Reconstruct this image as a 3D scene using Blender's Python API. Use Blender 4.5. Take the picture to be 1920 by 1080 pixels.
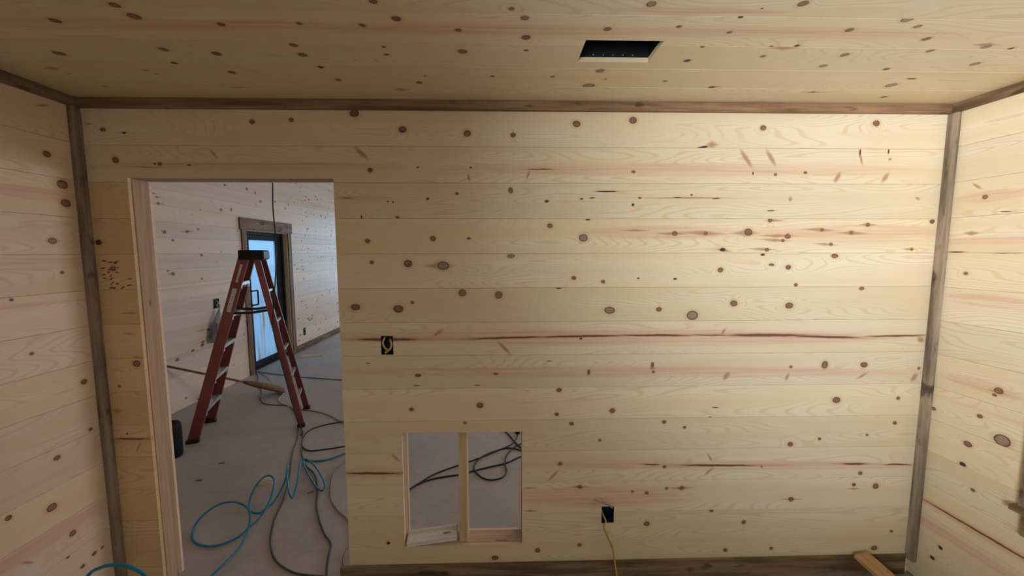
import bpy, bmesh, math, random
from mathutils import Vector, Matrix

# ------------------------------------------------------------------ camera, world, lights, exposure
scene = bpy.context.scene
COL = scene.collection
for o in list(bpy.data.objects):
    bpy.data.objects.remove(o, do_unlink=True)

F_PX = 721.44
PITCH, YAW, ROLL = 0.09197, 0.02489, -0.00178
CAM = Vector((0.0, -1.9127, 1.7572))
fwd = Vector((math.sin(YAW)*math.cos(PITCH), math.cos(YAW)*math.cos(PITCH), -math.sin(PITCH)))
rgt0 = Vector((math.cos(YAW), -math.sin(YAW), 0.0)); up0 = rgt0.cross(fwd)
rgt = rgt0*math.cos(ROLL) + up0*math.sin(ROLL); upv = up0*math.cos(ROLL) - rgt0*math.sin(ROLL)
cd = bpy.data.cameras.new('camera'); cam = bpy.data.objects.new('camera', cd); COL.objects.link(cam)
cd.sensor_width = 36.0; cd.lens = F_PX*36.0/1920.0; cd.clip_start = 0.02; cd.clip_end = 200
m = Matrix.Identity(4)
for i in range(3):
    m[i][0], m[i][1], m[i][2], m[i][3] = rgt[i], upv[i], -fwd[i], CAM[i]
cam.matrix_world = m
scene.camera = cam

world = bpy.data.worlds.new('overcast_sky'); scene.world = world; world.use_nodes = True
wn = world.node_tree.nodes; wn['Background'].inputs[0].default_value = (0.62, 0.78, 1.0, 1); wn['Background'].inputs[1].default_value = 1.6

def area(name, loc, target, sx, sy, power, color, spread=math.pi):
    d = bpy.data.lights.new(name, 'AREA'); d.shape = 'RECTANGLE'; d.size = sx; d.size_y = sy
    d.energy = power; d.color = color; d.spread = spread
    o = bpy.data.objects.new(name, d); COL.objects.link(o); o.location = loc
    o.rotation_euler = (Vector(target) - Vector(loc)).to_track_quat('-Z', 'Y').to_euler()
    return o
# side window daylight; other windows are unseen, added to explain the light
area('added_rear_beam', (-0.35, -3.36, 1.62), (2.45, -0.30, 2.30), 1.2, 0.9, 30, (0.90, 0.97, 1.0), math.radians(68))  # narrow beam added behind the camera, aimed at the right corner
area('added_rear_fill', (-0.35, -3.35, 1.65), (-0.35, 0.0, 1.60), 1.2, 0.95, 4.2, (1.0, 0.86, 0.72))  # warm wide fill added in the same unseen window
area('daylight_side_window', (2.19, -0.99, 1.36), (0.0, -0.99, 1.36), 0.95, 1.28, 1.0, (0.80, 0.91, 1.0))
area('unseen_end_daylight', (-1.6, 8.95, 1.7), (-1.6, 0.0, 1.4), 3.4, 2.2, 50, (0.42, 0.74, 1.0))  # bluish light on the far wall, from an unseen added window
area('added_far_light', (4.95, 3.6, 1.7), (-3.6, 3.6, 1.2), 2.4, 1.6, 84, (1.0, 0.95, 0.98))  # light added for the next room, from an unseen window

vs = scene.view_settings
vs.view_transform = 'Standard'; vs.look = 'None'; vs.exposure = 0.0; vs.gamma = 1.0; vs.use_curve_mapping = False
scene.cycles.use_denoising = True
scene.cycles.max_bounces = 5; scene.cycles.diffuse_bounces = 4; scene.cycles.glossy_bounces = 2
scene.cycles.use_adaptive_sampling = True; scene.cycles.adaptive_threshold = 0.06; scene.cycles.adaptive_min_samples = 12
# plank figure marks: surface -> (kind, u, v, half length, half width, angle)
MARKS = {
 'B': [
  ('k',-0.7,2.416,0.0226,0.0171,0.01), ('k',-0.474,2.343,0.019,0.016,0.01), ('k',-0.166,2.327,0.0179,0.0161,0.01), ('k',0.054,2.321,0.0129,0.0106,0.01), ('k',0.36,2.375,0.0194,0.0149,0.01), ('k',0.635,2.393,0.0195,0.0162,0.01),
  ('k',-0.634,2.153,0.0115,0.01,0), ('k',0.644,2.15,0.0105,0.0064,0), ('k',-0.219,2.043,0.0085,0.0072,0), ('k',0.041,2.059,0.0117,0.0141,0), ('k',-0.659,1.814,0.0129,0.011,-0), ('k',-0.34,1.827,0.0143,0.0122,-0),
  ('k',-0.165,1.827,0.0105,0.006,-0), ('k',0.235,1.889,0.0132,0.0117,-0), ('k',-0.642,1.71,0.0104,0.0089,-0), ('k',-0.465,1.704,0.0209,0.0184,-0), ('k',0.357,1.63,0.0121,0.0102,-0), ('k',0.505,1.611,0.0108,0.0091,-0),
  ('k',-0.2,1.558,0.0199,0.0174,-0), ('k',-0.019,1.546,0.02,0.0188,-0), ('k',1.277,2.361,0.0146,0.0118,0.01), ('k',1.841,2.387,0.0175,0.014,0.01), ('k',1.352,2.139,0.008,0.0066,0), ('k',1.502,2.148,0.0081,0.0066,0),
  ('k',0.859,1.85,0.0134,0.0112,-0), ('k',1.015,1.852,0.0108,0.009,-0), ('k',1.231,1.857,0.0203,0.0186,-0), ('k',1.433,1.836,0.015,0.0125,-0), ('k',1.41,1.815,0.0096,0.0079,-0), ('k',1.331,1.769,0.0109,0.0091,-0),
  ('k',1.339,1.915,0.0122,0.0106,0), ('k',1.606,1.868,0.0096,0.0079,-0), ('k',1.758,1.854,0.011,0.0091,-0), ('k',1.84,1.892,0.011,0.0091,-0), ('k',1.658,1.796,0.0096,0.008,-0), ('k',2.078,1.771,0.0083,0.0069,-0),
  ('k',2.172,1.91,0.0139,0.0107,0), ('k',1.099,1.668,0.015,0.0126,-0), ('k',1.36,1.694,0.0137,0.0067,-0), ('k',1.446,1.681,0.0151,0.0122,-0), ('k',1.682,1.737,0.0179,0.0108,-0), ('k',1.491,1.591,0.0097,0.0081,-0),
  ('k',1.836,1.571,0.014,0.0082,-0), ('k',-0.729,1.488,0.0236,0.0161,-0.01), ('k',-0.519,1.479,0.0251,0.0188,-0.01), ('k',-0.449,1.511,0.0092,0.008,-0.01), ('k',-0.429,1.137,0.0161,0.0083,-0.01), ('k',-0.035,1.142,0.0136,0.0056,-0.01),
  ('k',0.44,1.146,0.0082,0.014,-0.01), ('k',-0.467,0.959,0.0122,0.0099,-0.01), ('k',-0.118,0.977,0.0177,0.0156,-0.01), ('k',0.288,1.054,0.0137,0.0099,-0.01), ('k',0.278,0.924,0.0111,0.0097,-0.01), ('k',0.566,0.94,0.0153,0.0129,-0.01),
  ('k',-0.195,0.885,0.0082,0.0073,-0.01), ('k',0.355,0.874,0.0111,0.0098,-0.01), ('k',0.505,0.783,0.0084,0.0074,-0.01), ('k',0.792,1.469,0.015,0.0109,-0.01), ('k',1.176,1.497,0.0193,0.0164,-0.01), ('k',1.464,1.485,0.0208,0.0165,-0.01),
  ('k',0.769,1.182,0.0083,0.014,-0.01), ('k',0.774,1.145,0.0083,0.0072,-0.01), ('k',1.494,1.164,0.0085,0.0072,-0.01), ('k',1.673,1.173,0.017,0.0199,-0.01), ('k',1.881,1.171,0.0199,0.0143,-0.01), ('k',2.177,1.149,0.0086,0.0073,-0.01),
  ('k',1.75,0.984,0.0215,0.016,-0.01), ('k',2.081,0.989,0.0101,0.0087,-0.01), ('k',0.84,0.877,0.0112,0.0098,-0.01), ('k',0.949,0.845,0.0093,0.0081,-0.01), ('k',1.519,0.745,0.0152,0.0133,-0.01), ('k',1.675,0.772,0.0095,0.0083,-0.01),
  ('k',1.93,0.79,0.0072,0.0063,-0.01), ('k',2.076,0.855,0.0116,0.01,-0.01), ('k',0.297,0.655,0.0112,0.01,-0.02), ('k',0.85,0.631,0.01,0.0088,-0.02), ('k',1.371,0.623,0.0058,0.0051,-0.02), ('k',1.911,0.578,0.0117,0.0103,-0.02),
  ('k',0.403,0.527,0.0113,0.0101,-0.02), ('k',0.684,0.495,0.0071,0.0063,-0.02), ('k',0.76,0.486,0.01,0.0089,-0.02), ('k',0.865,0.51,0.0086,0.0076,-0.02), ('k',0.946,0.511,0.0129,0.0114,-0.02), ('k',1.542,0.437,0.0146,0.0129,-0.02),
  ('k',2.002,0.503,0.0177,0.0155,-0.02), ('k',1.881,0.513,0.0103,0.009,-0.02), ('k',1.113,0.382,0.0116,0.0103,-0.02), ('k',0.767,0.313,0.0158,0.0142,-0.02), ('k',1.292,0.311,0.0117,0.0104,-0.02), ('k',2.113,0.242,0.009,0.0079,-0.02),
  ('k',0.182,0.173,0.0143,0.013,-0.02), ('k',0.407,0.199,0.0115,0.0104,-0.02), ('k',1.199,0.152,0.0117,0.0105,-0.02), ('k',1.451,0.157,0.0103,0.0093,-0.02), ('k',2.024,0.146,0.0179,0.0126,-0.02), ('k',-0.046,0.136,0.0199,0.0122,-0.02),
  ('k',-1.871,2.335,0.0134,0.0085,0.01), ('k',-1.826,2.196,0.0165,0.0141,-0.54), ('k',-1.623,2.178,0.0099,0.0084,0), ('k',-1.179,2.375,0.0124,0.0104,0.01), ('k',-0.997,2.384,0.0125,0.0098,0.01), ('k',-1.886,1.683,0.0139,0.0121,-0),
  ('k',-1.817,1.211,0.0181,0.0162,-0.01), ('k',-1.911,1.096,0.0078,0.007,-0.01), ('d',-0.407,2.167,0.0064,0.003,0), ('d',-0.15,2.167,0.0052,0.0043,0), ('d',0.186,2.161,0.0703,0.0025,0), ('d',-0.362,2.017,0.007,0.0059,0),
  ('d',-0.555,2.004,0.0051,0.0043,0), ('d',-0.529,2.002,0.0051,0.0043,0), ('d',0.512,2.055,0.0554,0.0039,0), ('d',0.218,2.008,0.0105,0.0064,0), ('d',0.389,2.019,0.0092,0.0041,0), ('d',0.442,2.024,0.0132,0.0026,0),
  ('d',0.679,2.024,0.008,0.0039,0), ('d',0.646,1.991,0.0066,0.0078,0), ('d',-0.683,1.93,0.0039,0.0103,0), ('d',-0.511,1.93,0.0103,0.0051,0), ('d',0.422,1.918,0.0132,0.0039,0), ('d',0.283,1.58,0.0134,0.0054,-0),
  ('d',0.983,2.268,0.0289,0.0051,0.14), ('d',1.772,2.249,0.004,0.0154,0), ('d',1.915,2.252,0.0041,0.0129,0), ('d',1.239,2.144,0.004,0.0077,0), ('d',0.937,2.038,0.0053,0.0044,0), ('d',0.865,2.027,0.0213,0.0026,0),
  ('d',1.061,2.022,0.0214,0.0026,0), ('d',1.338,1.963,0.0216,0.0026,0), ('d',1.105,1.77,0.0149,0.0093,-0), ('d',1.311,1.745,0.0109,0.0054,-0), ('d',0.87,1.623,0.0095,0.0054,-0), ('d',0.683,1.627,0.0068,0.004,-0),
  ('d',0.397,1.321,0.0082,0.0055,-0.01), ('d',-0.679,1.203,0.0106,0.0022,-0.01), ('d',0.235,1.206,0.0136,0.0022,-0.01), ('d',-0.13,1.084,0.0163,0.0022,-0.01), ('d',-0.438,1.085,0.0189,0.0022,-0.01), ('d',1.106,0.951,0.0169,0.0029,-0.01),
  ('d',1.083,0.897,0.0085,0.0043,-0.01), ('d',-0.607,0.233,0.0092,0.009,-0.02), ('d',-1.774,2.321,0.0098,0.0049,0.01), ('d',-1.942,1.809,0.0163,0.0128,-0), ('d',-1.896,0.851,0.0052,0.0048,-0.01), ('d',-1.646,2.179,0.0074,0.0037,0),
  ('d',-1.486,2.173,0.0099,0.0037,0), ('d',-1.901,1.713,0.0074,0.0023,-0.13), ('d',-1.89,1.588,0.0101,0.0033,-0), ('d',-1.863,1.686,0.0061,0.0022,-0.01), ('d',-1.817,1.602,0.0102,0.0034,-0.03), ('d',-1.899,1.633,0.0101,0.0033,0.5),
  ('d',-1.929,1.636,0.0093,0.0029,-0.04), ('d',-1.869,1.715,0.0112,0.0033,0.25), ('d',-1.904,1.59,0.0091,0.0033,0.48), ('d',-1.868,1.665,0.0088,0.0028,-0.05), ('d',-1.902,1.604,0.0055,0.0021,0.31), ('d',-1.901,1.647,0.0084,0.0025,0.59),
  ('d',-1.911,1.666,0.0063,0.0031,0.04), ('d',-1.894,1.614,0.0074,0.0028,0.52), ('d',-1.919,1.719,0.0067,0.0032,0.3), ('d',-1.904,1.678,0.0061,0.0028,-0.15), ('d',-1.849,1.591,0.0117,0.0031,0.56), ('d',-1.933,1.685,0.0113,0.0032,0.15),
  ('d',-1.812,1.634,0.0102,0.0026,-0.03), ('d',-1.873,1.708,0.0075,0.0035,0.08), ('d',-1.931,1.722,0.0062,0.0032,0.11), ('d',-1.894,1.714,0.0112,0.0027,-0.01), ('d',-1.924,1.72,0.0061,0.0031,-0.06), ('d',-1.933,1.654,0.0066,0.0037,-0.08),
  ('d',-1.871,1.61,0.0078,0.0036,0.2), ('d',-1.905,1.666,0.0053,0.0027,0.02), ('d',-1.822,1.601,0.0082,0.0021,0.02), ('s',-0.675,2.233,0.0493,0.0128,-0.74), ('s',0.126,2.133,0.0254,0.0078,1.22), ('s',-0.161,2.119,0.0228,0.0078,-1.4),
  ('s',-0.752,2.022,0.0511,0.0051,0), ('s',0.66,1.865,0.0748,0.0052,-0), ('s',-0.313,1.693,0.0736,0.0185,-0), ('s',1.027,2.281,0.0317,0.0152,0.01), ('s',1.2,2.216,0.0637,0.0129,-0.95), ('s',1.325,2.219,0.0532,0.0129,-0.98),
  ('s',1.777,2.221,0.0421,0.008,-1.27), ('s',1.926,2.214,0.0109,0.0078,0), ('s',1.665,2.125,0.033,0.0138,1.09), ('s',1.91,2.126,0.0329,0.014,1), ('s',1.435,2.02,0.0122,0.0131,0), ('s',2.086,2.024,0.017,0.0077,-0.4),
  ('s',0.919,2.025,0.2811,0.0042,0), ('s',0.851,1.85,0.1022,0.0079,-0), ('s',1.001,1.852,0.1218,0.0119,-0.05), ('s',1.217,1.852,0.0705,0.0159,-0), ('s',1.379,1.839,0.0982,0.008,-0), ('s',1.369,1.817,0.0876,0.008,-0.05),
  ('s',1.309,1.772,0.0739,0.0072,-0.05), ('s',1.36,1.913,0.0597,0.0061,0), ('s',1.595,1.868,0.0935,0.0093,-0.05), ('s',1.761,1.852,0.0883,0.0093,-0.03), ('s',1.84,1.892,0.0495,0.008,-0), ('s',1.628,1.796,0.069,0.0061,-0.05),
  ('s',2.064,1.771,0.0417,0.0054,-0), ('s',1.111,1.767,0.0411,0.0079,-0.17), ('s',-0.323,1.356,0.0351,0.0108,0.61), ('s',0.007,1.277,0.052,0.0109,-0.8), ('s',1.131,1.354,0.0243,0.0085,0.99), ('s',2.171,1.302,0.0238,0.0162,-0.5),
  ('s',1.157,1.119,0.0302,0.0145,1), ('s',1.478,1.11,0.0248,0.0102,1.1), ('s',1.877,1.114,0.0383,0.0074,0.54), ('s',2.156,1.1,0.0301,0.0151,1.02), ('s',0.261,0.591,0.0425,0.0087,0.81), ('s',1.09,0.678,0.0331,0.007,-1.03),
  ('s',1.088,0.601,0.0366,0.0075,0.73), ('s',0.403,0.527,0.0622,0.0074,-0.02), ('s',0.946,0.511,0.0717,0.0075,-0.02), ('s',1.542,0.437,0.0701,0.0055,-0.02), ('s',1.88,0.491,0.0411,0.0055,-0.02), ('s',-0.555,0.701,0.0362,0.0085,-0.78),
  ('s',0.135,0.526,0.0337,0.0053,-0.02), ('s',0.144,0.398,0.0424,0.006,-0.02), ('s',-1.933,2.361,0.0195,0.0036,0.01), ('s',-1.692,2.164,0.0614,0.0025,-0.08), ('s',-1.37,2.227,0.0286,0.0077,-0.91), ('s',-1.83,1.465,0.0514,0.0053,0.08),
  ('s',-1.839,1.362,0.0385,0.0054,-0.01), ('s',-1.814,1.243,0.0232,0.0081,-0.01), ('s',-1.932,0.971,0.0261,0.0139,-0.01), ('s',-1.845,0.78,0.0344,0.0078,1.08), ('s',-1.944,1.808,0.04,0.0064,-0), ('s',0.768,1.165,0.0166,0.0112,-0.01),
  ('p',-0.582,1.324,0.1702,0.0082,-0.01), ('p',0.02,1.328,0.2161,0.006,0.02), ('p',0.399,1.333,0.2455,0.0061,0.01), ('p',0.782,1.335,0.2066,0.0055,-0.01), ('p',1.057,1.335,0.1108,0.0028,-0.01), ('p',1.363,1.332,0.2377,0.0084,-0.01),
  ('p',1.671,1.321,0.1978,0.0073,-0.03), ('p',2.038,1.323,0.176,0.0051,0.01), ('p',1.138,0.634,0.2297,0.0056,-0.02), ('p',0.782,0.644,0.0482,0.0038,-0.02), ('p',1.874,0.63,0.073,0.006,-0.02), ('p',2.112,0.623,0.0823,0.0045,-0.02),
  ('p',-0.672,0.62,0.1535,0.0067,-0.02), ('p',-1.875,0.823,0.0842,0.0051,-0.01), ('h',0.94,2.161,1.294,0.0333,0), ('h',-1.174,2.169,0.7596,0.0249,0), ('h',0.645,1.327,1.6788,0.0471,-0.01), ('h',0.65,1.146,1.7513,0.0309,-0.01),
  ('h',1.147,0.636,1.1625,0.0297,-0.02), ('h',0.497,0.469,0.5431,0.0658,-0.02), ('h',-0.672,0.622,0.247,0.032,-0.02), ('h',1.741,1.852,0.5534,0.0536,-0), ('h',0.791,1.855,0.4313,0.0369,-0), ('h',-0.675,2.019,0.1796,0.0153,0),
  ('h',-1.894,0.815,0.1579,0.0226,-0.01), ('w',-0.292,1.693,0.0289,0.0211,-0), ('w',0.043,1.74,0.0185,0.0105,-0), ('w',0.965,1.437,0.0289,0.0234,-0.01), ('w',0.402,1.829,0.0221,0.0184,-0), ('w',0.541,1.465,0.0271,0.0177,-0.01),],
 'C': [
  ('k',-1.122,-0.696,0.0152,0.0129,0), ('k',-1.117,-0.642,0.0186,0.0158,0), ('k',-1.382,-0.615,0.0162,0.0138,0), ('k',-0.883,-0.606,0.0124,0.0105,0), ('k',-0.635,-0.617,0.0096,0.0082,0), ('k',-0.44,-0.61,0.0111,0.0094,0),
  ('k',-1.594,-0.413,0.0189,0.016,0), ('k',-1.195,-0.449,0.0154,0.0131,0), ('k',-1.03,-0.423,0.0158,0.0134,0), ('k',-0.721,-0.487,0.0136,0.0116,0), ('k',-0.724,-0.422,0.0159,0.0135,0), ('k',-1.076,-0.277,0.0139,0.0118,0),
  ('k',-0.681,-0.219,0.0127,0.0108,0), ('k',-0.367,-0.729,0.0125,0.0107,0), ('k',-0.324,-0.648,0.0148,0.0126,0), ('k',-0.14,-0.59,0.0113,0.0096,0), ('k',0.03,-0.704,0.0091,0.0077,0), ('k',0.082,-0.553,0.0161,0.0137,0),
  ('k',0.342,-0.607,0.0127,0.0108,0), ('k',0.567,-0.625,0.0084,0.0071,0), ('k',-0.14,-0.457,0.0172,0.0147,0), ('k',-0.418,-0.429,0.0095,0.0081,0), ('k',0.088,-0.471,0.0078,0.0066,0), ('k',-0.349,-0.2,0.013,0.011,0),
  ('k',-0.038,-0.266,0.0089,0.0076,0), ('k',0.209,-0.267,0.009,0.0076,0), ('k',0.431,-0.249,0.0055,0.0046,0), ('k',0.688,-0.237,0.0092,0.0078,0), ('k',-0.311,-0.265,0.0053,0.0045,0), ('k',0.875,-0.747,0.0153,0.013,0),
  ('k',0.747,-0.597,0.0086,0.0073,0), ('k',1.13,-0.618,0.0128,0.0109,0), ('k',1.439,-0.574,0.0134,0.0114,0), ('k',0.705,-0.508,0.0077,0.0065,0), ('k',0.962,-0.447,0.0097,0.0082,0), ('k',1.255,-0.464,0.0144,0.0123,0),
  ('k',1.403,-0.141,0.0099,0.0084,0), ('k',1.777,-0.092,0.0123,0.0104,0), ('d',-1.24,-0.35,0.0116,0.0098,0), ('d',-0.702,-0.329,0.0119,0.0101,0), ('d',-0.413,-0.484,0.0076,0.0065,0), ('d',0.699,-0.409,0.0132,0.0112,0),
  ('d',0.77,-0.723,0.0039,0.0033,0), ('d',0.734,-0.68,0.0081,0.0068,0), ('d',0.944,-0.515,0.0077,0.0065,0), ('d',1.033,-0.522,0.0092,0.0078,0), ('d',1.517,-0.359,0.0121,0.0103,0), ('d',1.807,-0.521,0.0093,0.0079,0),
  ('d',0.917,-0.179,0.0134,0.0114,0), ('d',1.707,-0.279,0.0201,0.0067,0), ('s',-1.75,-0.299,0.031,0.0124,0), ('s',-1.405,-0.288,0.0189,0.0094,0), ('s',-1.712,-0.135,0.0252,0.0103,0), ('s',-1.143,-0.136,0.0509,0.0069,0),
  ('s',-0.444,-0.129,0.0376,0.0141,0), ('s',-1.732,-0.254,0.0128,0.0064,0), ('s',-1.385,-0.257,0.0107,0.0064,0), ('s',0.997,-0.507,0.0566,0.0142,0), ('s',0.928,-0.185,0.0373,0.0105,0), ('s',1.687,-0.543,0.0485,0.0112,0),
  ('s',1.405,-0.138,0.0676,0.0072,0), ('h',-1.075,-0.602,0.7051,0.0353,0), ('h',-0.069,-0.595,0.7256,0.0339,0), ('h',0.982,-0.599,0.74,0.0355,0), ('h',0.572,-0.708,0.3188,0.0142,0), ('w',1.259,-0.68,0.0177,0.015,0),
  ('w',1.331,-0.643,0.0112,0.0095,0), ('w',1.246,-0.379,0.0136,0.0116,0), ('w',1.537,-0.497,0.0126,0.0107,0), ('w',1.705,-0.529,0.0139,0.0118,0), ('w',1.818,-0.408,0.0152,0.0129,0), ('w',1.685,-0.216,0.0209,0.0178,0),
  ('w',0.391,-0.322,0.0174,0.0148,0), ('w',0.377,-0.184,0.0246,0.0209,0), ('w',0.072,-0.66,0.0134,0.0114,0), ('w',0.435,-0.736,0.0152,0.013,0),],
 'L': [
  ('k',-0.14,2.187,0.015,0.0128,0), ('k',-0.093,2.066,0.0223,0.0191,0), ('k',-0.087,1.984,0.0202,0.0173,0), ('k',-0.154,1.812,0.017,0.0146,0), ('k',-0.131,1.671,0.0087,0.0075,0), ('k',-0.275,1.336,0.0079,0.0068,0),
  ('k',-0.091,1.151,0.0143,0.0123,0), ('k',-0.084,0.915,0.0099,0.0085,0), ('k',-0.229,0.852,0.0134,0.0115,0), ('k',-0.269,0.646,0.0203,0.0174,0), ('k',-0.412,0.702,0.0118,0.0102,0), ('k',-0.204,0.475,0.0147,0.0126,0),
  ('k',-0.125,0.309,0.0107,0.0092,0), ('k',-0.087,0.311,0.0082,0.0071,0), ('k',-0.179,0.289,0.0103,0.0089,0), ('k',-0.232,0.38,0.0073,0.0063,0), ('d',-0.322,1.571,0.0078,0.0067,0), ('s',-0.138,2.392,0.0303,0.0058,0.35),
  ('s',-0.154,1.811,0.0331,0.0071,0.03), ('s',-0.372,0.475,0.0314,0.0066,-0.71), ('s',-0.287,1.21,0.0012,0.0012,-0.34), ('h',-0.211,2.01,0.2634,0.0293,0), ('h',-0.296,0.521,0.2954,0.037,0), ('h',-0.143,1.698,0.1338,0.0119,0),],
 'R': [
  ('k',-0.17,2.008,0.0107,0.0092,0), ('k',-0.127,1.653,0.009,0.0077,0), ('k',-0.297,1.137,0.0165,0.0141,0), ('k',-0.284,1.112,0.0084,0.0072,0), ('k',-0.052,0.953,0.0103,0.0088,0), ('k',-0.241,0.996,0.011,0.0095,0),
  ('k',-0.208,0.843,0.0163,0.0139,0), ('k',-0.246,0.636,0.0094,0.008,0), ('w',-0.328,0.921,0.0291,0.0249,0), ('d',-0.252,1.932,0.0234,0.0023,0.1), ('d',-0.08,1.756,0.0348,0.0026,0), ('d',-0.265,1.752,0.0457,0.0024,-0),
  ('d',-0.197,0.735,0.0143,0.0123,0), ('d',-0.144,0.261,0.0108,0.0093,0), ('d',-0.114,0.181,0.0112,0.0096,0), ('s',-0.136,2.062,0.0271,0.0073,0.75), ('s',-0.134,1.845,0.0348,0.0101,0.05), ('s',-0.207,0.844,0.0229,0.0085,0.07),
  ('s',-0.292,1.13,0.0353,0.0075,-0.02), ('h',-0.186,2.008,0.1578,0.027,0), ('h',-0.218,1.536,0.1747,0.0367,0), ('h',-0.234,1.137,0.1737,0.031,0), ('p',-0.3,0.456,0.3,0.005,0), ('h',-0.3,0.456,0.4,0.03,0),],
}
# floor runs of hoses and cords (metres)
PATHS = {
 'hose': [(-1.584,0.026,0.02), (-1.578,0.054,0.02), (-1.556,0.142,0.03), (-1.556,0.252,0.03), (-1.6,0.387,0.03), (-1.638,0.469,0.05), (-1.684,0.528,0.07), (-1.754,0.568,0.08), (-1.839,0.594,0.08), (-1.918,0.58,0.07), (-1.963,0.52,0.05), (-1.979,0.464,0.02), (-1.93,0.374,0.008), (-1.856,0.311,0.008), (-1.76,0.282,0.01), (-1.685,0.299,0.012), (-1.631,0.35,0.015), (-1.618,0.427,0.018), (-1.594,0.495,0.03), (-1.588,0.586,0.07), (-1.616,0.687,0.1), (-1.658,0.778,0.11), (-1.719,0.844,0.11), (-1.77,0.857,0.1), (-1.797,0.811,0.08), (-1.787,0.718,0.05), (-1.749,0.633,0.03), (-1.699,0.577,0.02), (-1.644,0.575,0.01), (-1.627,0.627,0.01), (-1.608,0.683,0.02), (-1.611,0.782,0.05), (-1.613,0.848,0.1), (-1.665,0.965,0.12), (-1.617,0.868,0.1), (-1.535,0.733,0.08), (-1.467,0.653,0.06), (-1.491,0.747,0.07), (-1.542,0.882,0.09), (-1.6,1.019,0.1), (-1.62,1.092,0.1), (-1.57,1.09,0.09), (-1.481,1.025,0.07), (-1.374,0.904,0.05), (-1.316,0.816,0.04), (-1.323,0.778,0.03), (-1.4,0.85,0.02), (-1.54,1.021,0.012), (-1.662,1.189,0.01), (-1.676,1.246,0.008), (-1.591,1.225,0.008), (-1.48,1.252,0.008), (-1.39,1.339,0.008), (-1.286,1.439,0.008)],
 'cord_loop': [(-1.537,2.129,0.006), (-1.66,2.004,0.006), (-1.822,1.922,0.006), (-1.916,1.809,0.006), (-1.906,1.67,0.006), (-1.841,1.512,0.006), (-1.732,1.408,0.006), (-1.596,1.425,0.006), (-1.445,1.473,0.006), (-1.312,1.51,0.006)],
 'cord_gray': [(-2.11,1.965,0.006), (-1.952,1.642,0.006), (-1.851,1.368,0.006), (-1.762,1.176,0.006), (-1.689,1.025,0.006), (-1.57,0.727,0.006), (-1.519,0.54,0.006), (-1.464,0.402,0.006), (-1.402,0.289,0.006), (-1.32,0.185,0.006), (-1.233,0.12,0.006), (-1.126,0.072,0.006), (-0.971,0.049,0.006), (-0.833,0.021,0.006)],
 'cord_dark': [(-1.974,1.795,0.006), (-1.887,1.611,0.006), (-1.769,1.366,0.006), (-1.639,1.173,0.006), (-1.503,1.04,0.006), (-1.395,0.862,0.006), (-1.303,0.655,0.006), (-1.223,0.518,0.006), (-1.126,0.38,0.006), (-1.046,0.291,0.006), (-1.019,0.21,0.006), (-0.995,0.134,0.006), (-0.957,0.043,0.006), (-0.924,-0.013,0.006)],
 'cord_tan': [(-1.296,1.328,0.006), (-1.333,1.198,0.006), (-1.349,1.036,0.006), (-1.295,0.859,0.006), (-1.221,0.701,0.006), (-1.126,0.588,0.006), (-1.041,0.513,0.006), (-0.96,0.414,0.006), (-0.925,0.324,0.006), (-0.928,0.241,0.006), (-0.923,0.174,0.006), (-0.897,0.121,0.006)],
 'cord_brown': [(-1.524,1.882,0.006), (-1.659,1.975,0.006), (-1.926,2.189,0.006), (-2.157,2.295,0.006), (-2.322,2.319,0.006)],
 'cord_white': [(-3.639,3.777,0.006), (-3.301,3.449,0.006), (-3.054,3.157,0.006), (-2.877,3.005,0.006), (-2.787,2.932,0.006), (-2.739,2.805,0.006), (-2.711,2.681,0.006), (-2.627,2.548,0.006), (-2.431,2.408,0.006)],
 'cord_far': [(-3.699,3.792,0.006), (-3.486,3.515,0.006), (-3.267,3.163,0.006), (-3.076,2.926,0.006), (-2.927,2.665,0.006), (-2.79,2.511,0.006), (-2.618,2.461,0.006), (-2.48,2.441,0.006), (-2.353,2.32,0.006), (-2.133,2.028,0.006), (-2.021,1.865,0.006)],
 'hose_far': [(-3.667,3.757,0.006), (-3.374,3.637,0.006), (-3.089,3.552,0.006), (-2.741,3.444,0.006), (-2.233,3.334,0.006), (-2.009,3.292,0.006)],
 'cable_a': [(-0.733,0.745,0.006), (-0.698,0.812,0.006), (-0.64,0.892,0.006), (-0.539,1.013,0.006), (-0.366,1.133,0.006), (-0.294,1.178,0.006), (-0.169,1.263,0.006), (-0.031,1.373,0.006), (0.07,1.459,0.006), (0.125,1.575,0.006), (0.142,1.7,0.006), (0.153,1.834,0.006)],
 'cable_b': [(-0.733,0.728,0.006), (-0.697,0.808,0.006), (-0.646,0.876,0.006), (-0.555,0.938,0.006), (-0.445,0.973,0.006), (-0.351,0.995,0.006), (-0.276,1.026,0.006), (-0.12,1.094,0.006), (0.022,1.15,0.006), (0.128,1.234,0.006), (0.239,1.302,0.006)],
 'cable_c': [(-0.047,1.839,0.006), (0.033,1.703,0.006), (0.079,1.588,0.006), (0.127,1.469,0.006), (0.197,1.324,0.006)],
 'cable_d': [(0.256,1.523,0.006), (0.138,1.457,0.006), (0.068,1.36,0.006), (0.023,1.247,0.006), (0.015,1.131,0.006), (0.026,1.04,0.006), (0.001,0.955,0.006), (-0.076,0.918,0.006), (-0.153,0.94,0.006), (-0.216,1.021,0.006), (-0.24,1.083,0.006), (-0.227,1.176,0.006), (-0.169,1.273,0.006), (-0.085,1.343,0.006), (0.002,1.39,0.006), (0.08,1.396,0.006), (0.145,1.364,0.006), (0.241,1.323,0.006)],
 'can': [(-2.818,1.348,0)],
 'block': [(-1.833,0.933,0)],
 'scrap_far': [(-3.263,4.603,0)],
 'sticks': [(-2.358,1.225,0), (-1.418,0.803,0), (-2.36,0.982,0)],
}

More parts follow.
